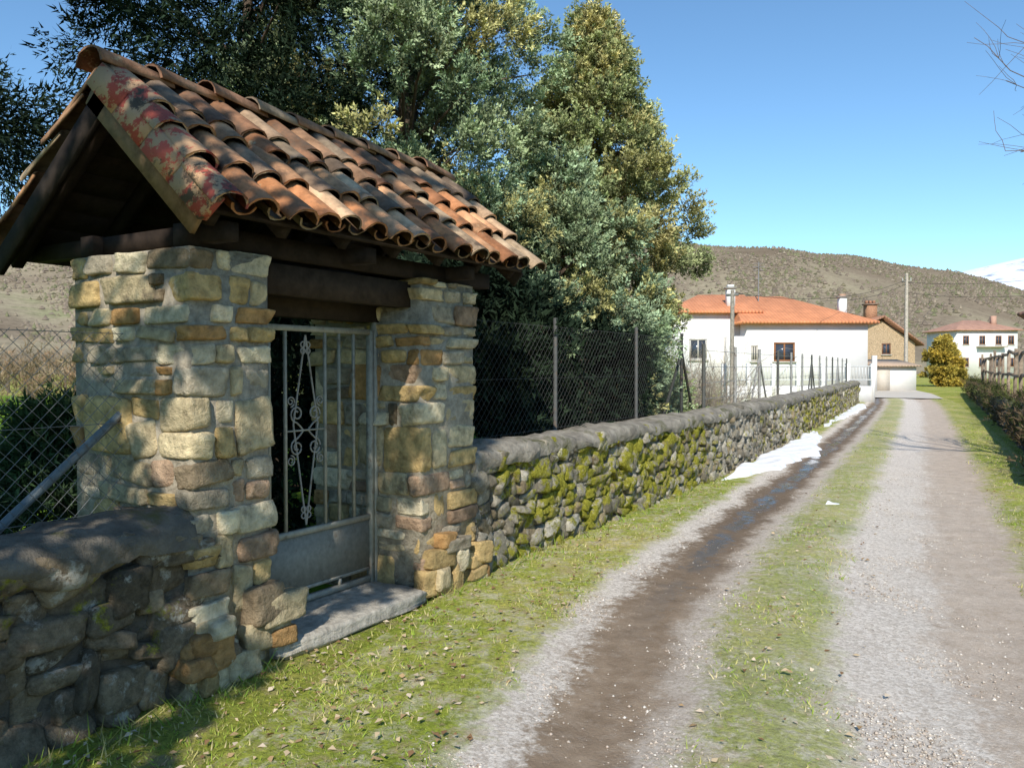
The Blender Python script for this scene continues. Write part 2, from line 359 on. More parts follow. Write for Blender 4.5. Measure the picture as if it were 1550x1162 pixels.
# ------------------------------------------------------------------ gate shelter
sh=empty('stone_gate_shelter')
a=Acc();core=Acc()
pillar(a,core,-4.40,-3.40,2.55,3.06,0,2.2)
pillar(a,core,-4.40,-3.40,4.36,5.02,0,2.2)
for (ya,yb) in ((2.5,3.1),(4.4,5.1)):
    for k in range(14):
        y=rng.uniform(ya,yb);stone(a,(-3.385+rng.uniform(-.03,.02),y,rng.uniform(0,.4)),AXR,(rng.uniform(.05,.14),.07,rng.uniform(.04,.10)),pick(PAL_P)*.9,6,8,.07,.025,.10)
obj('pillar_stones',a,M_stone,sh,True);obj('pillar_mortar',core,M_mortar,sh)
a=Acc();V,F=TP[6];Vs=V/((np.abs(V)**14).sum(1)**(1/14))[:,None]
a.add(Vs*np.array([.30,.66,.05])+rng.normal(0,.005,V.shape)+np.array([-3.62,3.71,.05]),F,(.50,.45,.37));obj('sill',a,M_mortar,sh)
RX,RZ=-4.0,3.09;Y0,Y1=2.48,5.38
SL={1:math.atan2(.76,.85),-1:math.atan2(.76,1.0)}
def frame(side):
    s=SL[side];return np.array([side*math.cos(s),0,-math.sin(s)]),np.array([side*math.sin(s),0,math.cos(s)])
tiles=Acc();red=Acc()
def tile(acc,o,d,e,nn,r0,r1,Lg,col,concave=False,lift0=0,lift1=.0,seg=9):
    an=np.linspace(0,np.pi,seg);V=[];th=.014
    for (t,r,l) in ((0,r0,lift0),(.5,(r0+r1)/2,(lift0+lift1)/2),(1,r1,lift1)):
        for rr in (r,r-th):
            for q in an:
                s=-1 if concave else 1
                V.append(o+d*(t*Lg)+e*(math.cos(q)*rr)+nn*(s*math.sin(q)*rr*.82+l))
    V=np.array(V)+rng.normal(0,.002,(len(V),3));F=[];m=seg
    for k in range(2):
        b0=k*2*m;b1=(k+1)*2*m
        for i in range(m-1):
            F.append([b0+i,b0+i+1,b1+i+1,b1+i]);F.append([b0+m+i+1,b0+m+i,b1+m+i,b1+m+i+1])
        F.append([b0,b1,b1+m,b0+m]);F.append([b0+m-1,b0+2*m-1,b1+2*m-1,b1+m-1])
    for b0 in (0,4*m):
        for i in range(m-1):F.append([b0+i,b0+m+i,b0+m+i+1,b0+i+1])
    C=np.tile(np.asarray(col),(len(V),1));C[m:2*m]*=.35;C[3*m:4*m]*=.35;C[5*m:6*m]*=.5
    acc.add(V,F,C)
PAL_T=[((.62,.27,.12),3),((.70,.37,.19),3),((.52,.23,.11),2),((.60,.43,.27),2.0),((.30,.20,.13),1.0),((.72,.47,.28),1.6)]
E=np.array([0,1.,0])
ncol=14;sp=(Y1-Y0-.1)/ncol
for side,run in ((1,.86),(-1,1.12)):
    d,nn=frame(side);Lr=run/math.cos(SL[side]);expo=.285;nrow=int(round(Lr/expo));expo=Lr/nrow
    for i in range(ncol+1):
        yc=Y0+.06+i*sp+rng.normal(0,.008)
        for r in range(nrow):
            s0=Lr-(nrow-r)*expo-(.10 if r else .0)+rng.normal(0,.018)
            base=np.array([RX,yc+rng.normal(0,.010),RZ])+d*max(s0,0)
            dd=d+E*rng.normal(0,.04);col=pick(PAL_T)
            if r==0 or (r==1 and rng.random()<.5): col=col*.5+np.array([.12,.10,.08])*.5
            isr=(i==0 and side==1)
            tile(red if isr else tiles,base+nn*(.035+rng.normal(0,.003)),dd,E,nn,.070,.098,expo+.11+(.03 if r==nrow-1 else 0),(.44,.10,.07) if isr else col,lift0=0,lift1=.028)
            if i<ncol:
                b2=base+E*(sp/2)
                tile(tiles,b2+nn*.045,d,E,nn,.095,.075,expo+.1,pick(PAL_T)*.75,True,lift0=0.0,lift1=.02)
d,nn=frame(1)
for r in range(4):
    Lr=.86/math.cos(SL[1]);s0=r*Lr/4
    p=np.array([RX,Y0-.02,RZ])+d*s0
    V=[p+nn*.075,p+nn*.075+d*(Lr/4+.01),p-nn*.055+d*(Lr/4+.01)-E*.035,p-nn*.055-E*.035]
    red.add(V+[v+E*.05 for v in V],BF,np.array([.46,.10,.07])*rng.uniform(.8,1.2))
obj('roof_tiles',tiles,M_tile,sh,True)
mm,nt,b=newmat('red_painted_tile');co=coords(nt)
c=mix(nt,ramp(nt,noise(nt,7,6,.7,co),[(.46,0),(.50,1)]),attr(nt).outputs[0],(.52,.32,.18))
c=mix(nt,ramp(nt,noise(nt,5.5,6,.75,co),[(.56,0),(.62,1)]),c,(.11,.08,.055))
nt.links.new(c,b.inputs['Base Color']);b.inputs['Roughness'].default_value=.85;b.inputs['Specular IOR Level'].default_value=.1;bump(nt,b,noise(nt,40,6,.7,co),.6,.01)
obj('painted_verge_tiles',red,mm,sh,False)
rt=Acc();y=Y0-.03
while y<Y1-.1:
    tile(rt,np.array([RX,y+.40,RZ+.035+rng.normal(0,.006)]),-E+np.array([rng.normal(0,.03),0,0]),np.array([1.,0,0]),np.array([0,0,1.]),.095,.118,.42,pick(PAL_T)*.5+np.array([.08,.07,.06]),lift1=.025);y+=.33
obj('ridge_tiles',rt,M_tile,sh,True)
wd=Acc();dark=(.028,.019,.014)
for side,run in ((1,.83),(-1,1.09)):
    d,nn=frame(side);Lr=run/math.cos(SL[side]);top=np.array([RX,0,RZ])-nn*.03
    nb=9
    for k in range(nb):
        s=(k+.5)*Lr/nb;p=top+d*s
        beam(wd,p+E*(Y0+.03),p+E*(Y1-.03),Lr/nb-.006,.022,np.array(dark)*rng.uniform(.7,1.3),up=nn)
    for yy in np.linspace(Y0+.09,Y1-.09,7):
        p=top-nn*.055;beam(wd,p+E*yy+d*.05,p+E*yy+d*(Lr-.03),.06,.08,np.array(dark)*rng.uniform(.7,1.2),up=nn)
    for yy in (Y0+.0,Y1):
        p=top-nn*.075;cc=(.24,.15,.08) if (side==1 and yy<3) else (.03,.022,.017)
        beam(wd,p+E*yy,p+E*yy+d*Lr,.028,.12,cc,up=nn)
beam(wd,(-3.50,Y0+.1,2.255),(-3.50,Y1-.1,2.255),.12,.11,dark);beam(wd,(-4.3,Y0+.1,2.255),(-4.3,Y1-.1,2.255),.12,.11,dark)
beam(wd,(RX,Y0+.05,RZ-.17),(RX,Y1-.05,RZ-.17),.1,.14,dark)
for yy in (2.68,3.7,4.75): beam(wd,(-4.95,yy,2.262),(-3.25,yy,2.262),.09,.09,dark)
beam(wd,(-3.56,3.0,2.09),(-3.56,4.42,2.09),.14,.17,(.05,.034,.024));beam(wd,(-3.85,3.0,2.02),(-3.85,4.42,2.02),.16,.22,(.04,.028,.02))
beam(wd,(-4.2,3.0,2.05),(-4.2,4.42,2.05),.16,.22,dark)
obj('roof_timber',wd,M_wood,sh)

# ------------------------------------------------------------------ iron gate
g=empty('iron_gate',(0,0,0));a=Acc();gx=-3.8;gc=(.38,.35,.28)
ya,yb=3.09,4.31;yc=(ya+yb)/2
def bar(y0,z0,y1,z1,w=.018,x=gx,c=gc): beam(a,(x,y0,z0),(x,y1,z1),w,w,c,up=(1,0,0))
for y in (ya,yb): bar(y,.05,y,1.85,.04)
for z in (1.84,.56,.13): bar(ya+.02,z,yb-.02,z,.035)
for o in (.17,.30,.44):
    for s in (-1,1): bar(yc+s*o,.575,yc+s*o,1.825,.017)
for y in (ya-.05,yb+.045): bar(y,.02,y,1.92,.045,c=(.40,.37,.30))
def scroll(pts,r=.0065): tube(a,[(gx,yc+p[0],p[1]) for p in pts],r,5,(.34,.31,.27))
def spiral(cx,cz,cr,a0,turn,sgn,n=22):
    q=np.linspace(0,abs(turn),n);rr=cr*(1-.75*q/abs(turn))
    return [(cx+rr[i]*math.cos(a0+sgn*q[i]),cz+rr[i]*math.sin(a0+sgn*q[i])) for i in range(n)]
for s in (-1,1):
    scroll([(0,1.80),(s*.105,1.24),(0,.60)])
    for v in (-1,1):
        P=spiral(.075,1.20+v*.105,.055,-v*np.pi/2,3.2*np.pi,v);scroll([(s*p[0],p[1]) for p in P],.006)
        P=spiral(.125,1.20+v*.185,.035,-v*np.pi/2,3.0*np.pi,-v);scroll([(s*p[0],p[1]) for p in P],.005)
        scroll([(s*.02,1.20),(s*.05,1.20+v*.03),(s*.075,1.20+v*.05)],.006)
    for zc in (1.70,.66):
        for dz in (0,.04):
            q=np.linspace(0,2*np.pi,12);scroll([(s*.022+.018*math.cos(t),zc+dz+.018*math.sin(t)) for t in q],.005)
bar(yc-.17,1.20,yc+.17,1.20,.01)
box(a,gx-.004,gx+.004,ya+.02,yb-.02,.20,.54,(.27,.255,.21));bar(ya+.02,.20,yb-.02,.20,.02)
for o in (-.3,0,.3): bar(yc+o,.14,yc+o,.20,.02)
box(a,gx+.02,gx+.035,ya+.03,ya+.1,1.0,1.16,(.2,.2,.18))
obj('gate_leaf',a,M_metal,g)

# ------------------------------------------------------------------ walls
w=empty('stone_wall')
low_wall(w,[(-3.40,-3),(-3.40,2.56)],.86,thick=.42,pal=[((.27,.21,.14),3),((.35,.27,.17),2),((.18,.145,.10),2)],capcol=(.19,.165,.13),squash=1.3,scale=1.1)
WP=[(-3.42,5.0),(-3.45,8),(-3.5,11.2),(-3.9,18),(-4.75,28),(-5.6,38)]
low_wall(w,WP,.96,thick=.48,capcol=(.35,.31,.25))
w=empty('stone_wall')
WR=[(.45,12),(.35,16),(.2,19),(-.3,27),(-1.3,42),(-2.2,56)]
low_wall(w,WR,.72,thick=.4,side=-1,pal=[((.13,.12,.10),2),((.2,.18,.15),1)],capcol=(.13,.12,.09),mat=M_stone)

def chain(a,p0,p1,z0,z1,cell=.062,r=.0014,col=(.085,.085,.08)):
    p0=np.array(p0,float);p1=np.array(p1,float);L=np.linalg.norm(p1-p0);t=(p1-p0)/L;H=z1-z0
    for s in (1,-1):
        k=-H
        while k<L:
            a0,a1=max(0,k),min(L,k+H)
            if a1-a0>.02:
                za,zb=(a0-k),(a1-k)
                if s<0: za,zb=H-za,H-zb
                tube(a,[(p0[0]+t[0]*a0,p0[1]+t[1]*a0,z0+za),(p0[0]+t[0]*a1,p0[1]+t[1]*a1,z0+zb)],r,3,col)
            k+=cell*1.3
    for z in (z0+.02,(z0+z1)/2,z1-.01): tube(a,[(p0[0],p0[1],z),(p1[0],p1[1],z)],r*1.3,3,col)
fe=empty('chain_link_fence');a=Acc()
FP=[(-3.8,5.1),(-3.82,7.05),(-3.87,9.2),(-4.05,11.3)]
for p,q in zip(FP[:-1],FP[1:]): chain(a,p,q,.98,2.0)
obj('mesh',a,M_metal,fe);a=Acc()
for i,p in enumerate(FP): tube(a,[(p[0],p[1],.7),(p[0],p[1],2.08)],.022,8,(.10,.10,.095) if i<3 else (.05,.05,.045))
p=FP[3];tube(a,[(p[0],p[1],1.8),(p[0]+.02,p[1]-.75,.95)],.022,6,(.06,.06,.05));tube(a,[(p[0],p[1],1.8),(p[0]-.1,p[1]+.75,.95)],.022,6,(.06,.06,.05))
obj('posts',a,M_metal,fe)
fe=empty('chain_link_fence');a=Acc();chain(a,(-3.92,-1),(-3.92,2.55),.84,1.78,r=.0017,col=(.2,.2,.19))
obj('mesh',a,M_metal,fe);a=Acc()
tube(a,[(-3.95,2.60,1.40),(-3.95,1.5,.50)],.022,8,(.13,.16,.17));tube(a,[(-3.92,-.4,.6),(-3.92,-.4,1.82)],.025,8,(.13,.16,.17));obj('posts',a,M_metal,fe)
fe=empty('garden_fence');a=Acc()
prev=None
for i,s in enumerate(np.arange(7.2,32.5,2.1)):
    x,y,tx,ty,_=path_eval(WP,s);x-=.45*ty;y+=.45*tx
    c=(.32,.31,.29) if i%3 else (.10,.10,.09);tube(a,[(x,y,.8),(x,y,1.95)],.03,6,c)
    if i%4==2: tube(a,[(x,y,1.8),(x+tx*.7,y+ty*.7,.95)],.02,5,c);tube(a,[(x,y,1.8),(x-tx*.7,y-ty*.7,.95)],.02,5,c)
    if prev is not None:
        for z in (1.1,1.35,1.6,1.85): tube(a,[(prev[0],prev[1],z),(x,y,z)],.005,3,(.3,.3,.29))
    prev=(x,y)
obj('posts_and_wires',a,M_metal,fe)

# ------------------------------------------------------------------ snow
def wallx(y): return float(np.interp(y,[p[1] for p in WP],[p[0] for p in WP]))
def snow(name,ylo,yhi,f0,f1,seed,h):
    rg=np.random.default_rng(seed);ys=np.linspace(ylo,yhi,int((yhi-ylo)/.04)+8);ts=np.linspace(0,1,20);V=[];p=rg.uniform(0,6,9)
    for y in ys:
        x0=f0(y);x1=f1(y);w=x1-x0
        x1=x0+w*(1+.10*math.sin(y*1.9+p[0])+.06*math.sin(y*5.1+p[1])+.04*math.sin(y*12+p[2]));x0=x0+.04*math.sin(y*4+p[3])
        e=min(1,abs(x1-x0)/.18)
        for t in ts:
            edge=min(1,(1-t)*7,t*9)**.6
            V.append((x0+(x1-x0)*t,y,.005+h*e*edge*(1+.2*math.sin(y*3+t*4+p[4])+.1*math.sin(y*9-t*7+p[5]))))
    a=Acc();a.add(V,grid_faces(len(ys),20)[:,::-1]);obj(name,a,M_snow,smooth=True)
sw=lambda y:float(np.interp(y,[11.0,11.5,12.7,14.3,15.5,17,18.5,19.6,20.3],[0.01,.25,.50,.72,.72,.58,.42,.2,.01]))
so_=lambda y:float(np.interp(y,[11,14,18,21,26,37],[.10,.04,.04,.10,.08,.06]))
sw2=lambda y:float(np.interp(y,[21.5,22.5,24,26,31,35,37],[.01,.16,.12,.26,.42,.45,.01]))
snow('snow_patch',11.0,20.3,lambda y:wallx(y)+so_(y),lambda y:wallx(y)+so_(y)+sw(y),1,.10)
snow('snow_patch',21.5,37,lambda y:wallx(y)+so_(y),lambda y:wallx(y)+so_(y)+sw2(y),2,.07)
snow('snow_patch',9.4,9.85,lambda y:float(Lf(y))+1.10,lambda y:float(Lf(y))+1.10+.2*math.sin(max(min((y-9.4)/.45,1),0)*math.pi)+.01,4,.08)

# ------------------------------------------------------------------ ground cover
def blades(name,n,sel,hlo,hhi,wd_,pal,dmin,dmax,seed,amin=-.75,amax=.75):
    rg=np.random.default_rng(seed)
    d=dmin+(dmax-dmin)*rg.random(n)**1.5;an=rg.uniform(amin,amax,n)
    X=-d*math.sin(CAMYAW)+np.tan(an)*d*math.cos(CAMYAW);Y=d*math.cos(CAMYAW)+np.tan(an)*d*math.sin(CAMYAW)
    k=sel(X,Y,rg);X=X[k];Y=Y[k];m=len(X);d=d[k]
    U=X-Lf(Y);Z=np.where((U>-1)&(U<3.7),road_z(U),0.0)
    h=rg.uniform(hlo,hhi,m)*rg.uniform(.6,1.3,m);w=wd_*rg.uniform(.7,1.3,m)*(1+d*.06);q=rg.uniform(0,2*np.pi,m);ln=rg.normal(0,.7,(m,2))*h[:,None]
    P=np.stack([X,Y,Z-.004],1);s=np.stack([np.cos(q),np.sin(q),q*0],1)*w[:,None]
    T=P+np.stack([ln[:,0],ln[:,1],h],1)
    V=np.stack([P-s,P+s,T],1).reshape(-1,3);F=np.arange(3*m).reshape(-1,3)
    c=np.array(pal)[rg.integers(0,len(pal),m)]*rg.uniform(.7,1.3,(m,1));a=Acc();a.add(V,F,np.repeat(c,3,0));obj(name,a,M_grassb)
def pn(X,Y): return np.clip(.5+.22*(np.sin(X*3.1+Y*1.7)+np.sin(Y*4.3-X*2.2+1.3))+.14*np.sin(X*11+Y*9)+.1*np.sin(X*23-Y*17),0,1)
def sel_g(X,Y,rg):
    U=X-Lf(Y);pp=pn(X,Y);wl=np.where(Y<5,-3.38,np.interp(Y,[p[1] for p in WP],[p[0] for p in WP]))
    left=(X>wl)&(U<-.04+.2*(pp-.5))&~((X<-3.3)&(Y>3.05)&(Y<4.4))&~((Y>11)&(Y<20)&(X<wl+.75))
    med=(U>.92+.25*(pp-.5))&(U<1.55+.25*(pp-.5))&(rg.random(len(X))<.9*pp**1.3)
    right=(U>2.85+.3*(pp-.5))&(X<.3+3)
    lawn=(X<-4)&(X>-9)&(Y<2.9)
    return (left&(rg.random(len(X))<.15+.85*pp))|med|right|lawn
blades('grass',230000,sel_g,.010,.036,.0033,[(.34,.45,.07),(.43,.51,.10),(.57,.52,.19),(.64,.54,.29),(.25,.35,.05)],2.4,22,11)
def sel_w(X,Y,rg):
    wl=np.where(Y<5,-3.36,np.interp(Y,[p[1] for p in WP],[p[0] for p in WP]));return (X>wl)&(X<wl+.16+.1*rg.random(len(X)))&~((Y>3.05)&(Y<4.4))&~((Y>11.3)&(Y<20))
blades('grass_tufts',60000,sel_w,.04,.11,.004,[(.20,.30,.045),(.30,.40,.06),(.46,.42,.17)],2.4,30,12)
rg=np.random.default_rng(5);n=140000;d=2.4+10*rg.random(n)**1.6;an=rg.uniform(-.5,.75,n)
X=-d*math.sin(CAMYAW)+np.tan(an)*d*math.cos(CAMYAW);Y=d*math.cos(CAMYAW)+np.tan(an)*d*math.sin(CAMYAW);U=X-Lf(Y)
wgt=np.interp(U,[-.25,-.05,.1,.2,.32,.62,.75,.85,1.0,1.5,1.7,1.85,2.05,2.3,2.8,3.1],[0,.25,1,.7,.05,.05,.4,.7,.12,.12,.7,1,.9,.25,.2,0])
k=rg.random(n)<wgt;X=X[k];Y=Y[k];U=U[k];m=len(X)
sz=.0025+.009*rg.random(m)**3;V=oc[None]*sz[:,None,None]*rg.uniform(.6,1.4,(m,6,1))*np.array([1,1,.6])
q=rg.uniform(0,6.3,m);c_,s_=np.cos(q)[:,None],np.sin(q)[:,None];V=np.stack([V[...,0]*c_-V[...,1]*s_,V[...,0]*s_+V[...,1]*c_,V[...,2]],-1)
V=V+np.stack([X,Y,road_z(U)],1)[:,None,:]
F=(of[None]+6*np.arange(m)[:,None,None]).reshape(-1,3)
cc=np.array([(.62,.55,.46),(.52,.44,.36),(.70,.64,.56),(.36,.29,.23),(.55,.45,.36)])[rg.integers(0,5,m)];a=Acc();a.add(V.reshape(-1,3),F,np.repeat(cc,6,0));obj('gravel',a,M_pebble)
n=5200;d=2.6+8*rg.random(n);an=rg.uniform(-.6,.6,n);X=-d*math.sin(CAMYAW)+np.tan(an)*d*math.cos(CAMYAW);Y=d*math.cos(CAMYAW)+np.tan(an)*d*math.sin(CAMYAW)
U=X-Lf(Y);k=(X>-3.32)&((U<0)|((U>.8)&(U<1.8)&(rg.random(n)<.25))|((U>2.8)&(rg.random(n)<.6)));X=X[k];Y=Y[k];U=U[k];m=len(X)
s=rg.uniform(.008,.024,m);q=rg.uniform(0,6.3,m);Z=np.where(U>-1,road_z(U),0)+rg.uniform(.006,.03,m)
base=np.array([[1,0,0],[.2,.6,.25],[-1,.1,0],[.1,-.6,.2]]);V=base[None]*s[:,None,None];c_,s_=np.cos(q)[:,None],np.sin(q)[:,None]
V=np.stack([V[...,0]*c_-V[...,1]*s_,V[...,0]*s_+V[...,1]*c_,V[...,2]+rg.normal(0,.004,(m,4))],-1)+np.stack([X,Y,Z],1)[:,None,:]
cc=np.array([(.40,.27,.14),(.55,.42,.26),(.24,.14,.07),(.64,.52,.38)])[rg.integers(0,4,m)];a=Acc();a.add(V.reshape(-1,3),np.arange(4*m).reshape(-1,4),np.repeat(cc,4,0));obj('fallen_leaves',a,M_leaf)

# ------------------------------------------------------------------ trees
def sprays(a,starts,dirs,lens,m,leaf,cols,rg,spread=.22,asp=.28,fwd=.75,face=0.,outn=None,g0=.5,g1=.65):
    k=len(starts);t=rg.random((k,m))**.8
    perp=rg.normal(0,1,(k,m,3));perp-= (perp*dirs[:,None,:]).sum(-1,keepdims=True)*dirs[:,None,:];perp/=np.linalg.norm(perp,axis=-1,keepdims=True)+1e-9
    rad=lens[:,None]*spread*(1-t*.8)*rg.random((k,m))**.5
    P=starts[:,None,:]+dirs[:,None,:]*(t*lens[:,None])[...,None]+perp*rad[...,None]
    ld=dirs[:,None,:]*fwd+perp*.6+rg.normal(0,.25,(k,m,3));ld/=np.linalg.norm(ld,axis=-1,keepdims=True)
    nr=rg.normal(0,1,(k,m,3))
    if face: nr=nr*(1-face)*.8+perp*face+(outn if outn is not None else dirs)[:,None,:]*face*.9
    sd=np.cross(ld,nr);sd/=np.linalg.norm(sd,axis=-1,keepdims=True)+1e-9
    lf=leaf*rg.uniform(.6,1.4,(k,m,1))
    V=np.stack([P-sd*lf*asp*.5,P+sd*lf*asp*.5,P+ld*lf],2)
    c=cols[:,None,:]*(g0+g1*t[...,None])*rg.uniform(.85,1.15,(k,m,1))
    c=np.repeat(c[:,:,None,:],3,2)
    a.add(V.reshape(-1,3),np.arange(k*m*3).reshape(-1,3),c.reshape(-1,3))
def conifer(name,base,H,zs,rs,nb,per,m,leaf,pal,seed,brad=.65,zlo=.4,up=.35,blen=.42,spread=.26,asp=.28,mat=None,fill=.8,trunk=1.,face=.6,zpow=1.,g0=.5,g1=.65):
    rg=np.random.default_rng(seed);root=empty(name,(base[0],base[1],0));a=Acc();t=Acc()
    k=trunk;tube(t,[(0,0,-.1),(0.03,0,H*.3),(0,.03,H*.65),(0,0,H*.97)],[.17*k,.13*k,.08*k,.015*k],8,(.16,.12,.09))
    S=[];Dr=[];Ln=[];Cl=[];On=[]
    for i in range(nb):
        z=zlo+(H-zlo)*rg.random()**zpow;z=min(z,H-.1)
        R=np.interp(z,zs,rs);th=rg.uniform(0,2*np.pi);f=rg.uniform(.6,1.02) if rg.random()<fill else rg.uniform(.1,.5)
        br=min(brad,R*.8+.12)*rg.uniform(.6,1.2);rr=max(R*f-br*.35,0)
        c=np.array([rr*math.cos(th),rr*math.sin(th),z])
        if rg.random()<.4: tube(t,[(0,0,max(z-.5*rr-.1,.3)),c*np.array([.55,.55,1])-np.array([0,0,.12]),c],[.035*k,.022*k,.008*k],5,(.14,.10,.075))
        nper=int(per*(br/brad)**2)+5
        q=rg.normal(0,1,(nper,3));q[:,0]+=.5*math.cos(th);q[:,1]+=.5*math.sin(th);q/=np.linalg.norm(q,axis=1)[:,None]
        st=c+q*br*np.array([1,1,.75])*rg.uniform(.3,.8,(nper,1))
        out=np.array([math.cos(th),math.sin(th),0])
        dr=q*.8+out*.45+np.array([0,0,up])+rg.normal(0,.2,(nper,3));dr/=np.linalg.norm(dr,axis=1)[:,None]
        S.append(st);Dr.append(dr);Ln.append(rg.uniform(.6,1.3,nper)*blen);On.append(q)
        pc=np.array(pal[rg.integers(0,len(pal))])*rg.uniform(.8,1.15);Cl.append(pc*rg.uniform(.75,1.25,(nper,1)))
    sprays(a,np.concatenate(S),np.concatenate(Dr),np.concatenate(Ln),m,leaf,np.concatenate(Cl),rg,spread,asp,face=face,outn=np.concatenate(On),g0=g0,g1=g1)
    obj('foliage',a,mat or M_leaf,root);obj('trunk_and_limbs',t,M_bark,root,True);return root
blue=[(.35,.44,.25),(.40,.48,.26),(.29,.38,.21),(.36,.46,.28),(.38,.45,.25),(.50,.47,.20)]
yel=[(.46,.48,.21),(.50,.48,.21),(.56,.50,.22),(.36,.41,.19),(.42,.46,.22)]
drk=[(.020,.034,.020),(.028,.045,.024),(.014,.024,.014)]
kw=dict(asp=.6,spread=.34,g0=.15,g1=1.0)  # spray bases darkened in colour, painting extra shade into the crown gaps
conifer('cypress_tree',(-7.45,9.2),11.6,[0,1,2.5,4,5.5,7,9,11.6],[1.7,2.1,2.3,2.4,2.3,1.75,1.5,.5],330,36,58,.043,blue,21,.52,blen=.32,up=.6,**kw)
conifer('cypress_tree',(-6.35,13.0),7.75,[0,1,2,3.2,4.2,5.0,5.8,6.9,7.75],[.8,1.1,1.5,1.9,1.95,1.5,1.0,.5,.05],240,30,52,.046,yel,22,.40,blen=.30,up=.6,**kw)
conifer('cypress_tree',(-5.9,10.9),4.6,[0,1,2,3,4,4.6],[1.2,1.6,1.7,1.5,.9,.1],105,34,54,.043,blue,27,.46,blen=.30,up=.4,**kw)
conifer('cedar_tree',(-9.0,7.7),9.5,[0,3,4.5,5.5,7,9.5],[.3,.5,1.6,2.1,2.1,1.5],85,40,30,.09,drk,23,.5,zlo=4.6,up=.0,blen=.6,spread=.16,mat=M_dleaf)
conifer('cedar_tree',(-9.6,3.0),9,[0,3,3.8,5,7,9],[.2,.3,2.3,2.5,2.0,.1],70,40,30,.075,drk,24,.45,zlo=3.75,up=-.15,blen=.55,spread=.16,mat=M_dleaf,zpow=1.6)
conifer('shade_fill_shrub',(-5.3,7.4),2.7,[0,1,2,2.7],[1.2,1.35,1.1,.2],50,46,30,.08,drk,25,.5,asp=.45,mat=M_dleaf)  # near-black shrubs added to stand in for shade under trees and behind gate
conifer('shade_fill_shrub',(-6.6,5.9),3.2,[0,1,2,3.2],[1.4,1.6,1.4,.2],50,46,30,.09,drk,26,.55,asp=.45,mat=M_dleaf)
conifer('shade_fill_shrub',(-4.9,9.9),2.0,[0,1,1.5,2.0],[.8,.8,.6,.1],26,40,30,.08,drk,28,.4,asp=.45,mat=M_dleaf)
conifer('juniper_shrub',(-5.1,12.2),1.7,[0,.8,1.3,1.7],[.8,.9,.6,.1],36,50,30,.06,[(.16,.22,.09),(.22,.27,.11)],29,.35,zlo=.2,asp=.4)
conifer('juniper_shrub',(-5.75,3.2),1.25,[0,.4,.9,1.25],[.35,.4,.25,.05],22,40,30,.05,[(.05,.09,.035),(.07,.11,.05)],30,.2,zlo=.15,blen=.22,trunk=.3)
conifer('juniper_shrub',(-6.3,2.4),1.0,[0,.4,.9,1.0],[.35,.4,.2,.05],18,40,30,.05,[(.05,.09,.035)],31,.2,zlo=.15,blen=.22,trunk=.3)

def twig_tree(a,p,d,L,r,depth,rg,col,spread=.6,upb=.15):
    pts=[p];q=p.copy();dd=d.copy();n=4
    for i in range(n):
        dd=dd+rg.normal(0,.13,3)+np.array([0,0,upb*.25]);dd/=np.linalg.norm(dd);q=q+dd*L/n;pts.append(q.copy())
    tube(a,pts,np.linspace(r,r*.55,n+1),5 if depth>2 else 3,col)
    if depth==0: return
    for k in range(rg.integers(3,5)):
        i=rg.integers(1,n+1);nd=dd+rg.normal(0,spread,3)+np.array([0,0,upb]);nd/=np.linalg.norm(nd)
        twig_tree(a,pts[i],nd,L*rg.uniform(.55,.8),r*.5,depth-1,rg,col,spread,upb)
rg=np.random.default_rng(41)
a=Acc();tube(a,[(0,0,-.1),(.05,0,1.9),(-.05,.1,4.2)],[.16,.13,.10],8,(.14,.11,.09))
for dvec in ((-1,.0,.5),(-.9,.2,.8),(-1,-.2,.65),(-.3,-.4,1),(.6,.3,1),(.1,.8,1)):
    dv=np.array(dvec)/np.linalg.norm(dvec);twig_tree(a,np.array([-.05,.1,4.1]),dv,1.75,.035,3,rg,(.17,.13,.11))
root=empty('bare_tree',(2.1,12.3,0));obj('trunk_and_branches',a,M_bark,root)
def bush(name,loc,n,L,depth,col,seed,sx=1.):
    rg=np.random.default_rng(seed);a=Acc()
    for i in range(n):
        d=rg.normal(0,.55,3);d[2]=1;d/=np.linalg.norm(d);twig_tree(a,np.array([rg.normal(0,.25)*sx,rg.normal(0,.25)*sx,0.]),d,L,.018,depth,rg,col,spread=.7,upb=.1)
    root=empty(name,loc);obj('branches',a,M_bark,root)
bush('bare_bush',(-5.45,15.4,.1),40,1.0,3,(.42,.35,.28),51,1.8)
bush('bare_bush',(-6.2,17.5,.1),30,1.0,3,(.42,.35,.28),52,1.8)
a=Acc();rg=np.random.default_rng(61)
for i in range(46):
    d=rg.uniform(34,75);an=rg.uniform(-.85,-.40);lat=math.tan(an)*d
    x=-d*math.sin(CAMYAW)+lat*math.cos(CAMYAW);y=d*math.cos(CAMYAW)+lat*math.sin(CAMYAW);hh=rg.uniform(.7,1.6)
    p=np.array([x,y,0.]);tube(a,[p,p+np.array([0,0,hh])],[.1,.08],4,(.2,.16,.13))
    for k in range(4):
        dv=rg.normal(0,.5,3);dv[2]=1;dv/=np.linalg.norm(dv);twig_tree(a,p+np.array([0,0,hh*.8]),dv,hh*.9,.04,2,rg,(.30,.25,.19))
obj('distant_trees',a,M_bark)
a=Acc();n=900;d=rg.uniform(27,36,n);an=rg.uniform(-.9,-.35,n)
S=np.stack([-d*math.sin(CAMYAW)+np.tan(an)*d*math.cos(CAMYAW),d*math.cos(CAMYAW)+np.tan(an)*d*math.sin(CAMYAW),rg.uniform(0,1.5,n)],1)
dr=rg.normal(0,.4,(n,3));dr[:,2]=1;dr/=np.linalg.norm(dr,axis=1)[:,None]
sprays(a,S,dr,rg.uniform(.5,1.2,n),40,.22,np.array([(.30,.19,.11),(.24,.17,.10),(.38,.28,.17)])[rg.integers(0,3,n)],rg,.4,.12);obj('scrub',a,M_leaf)

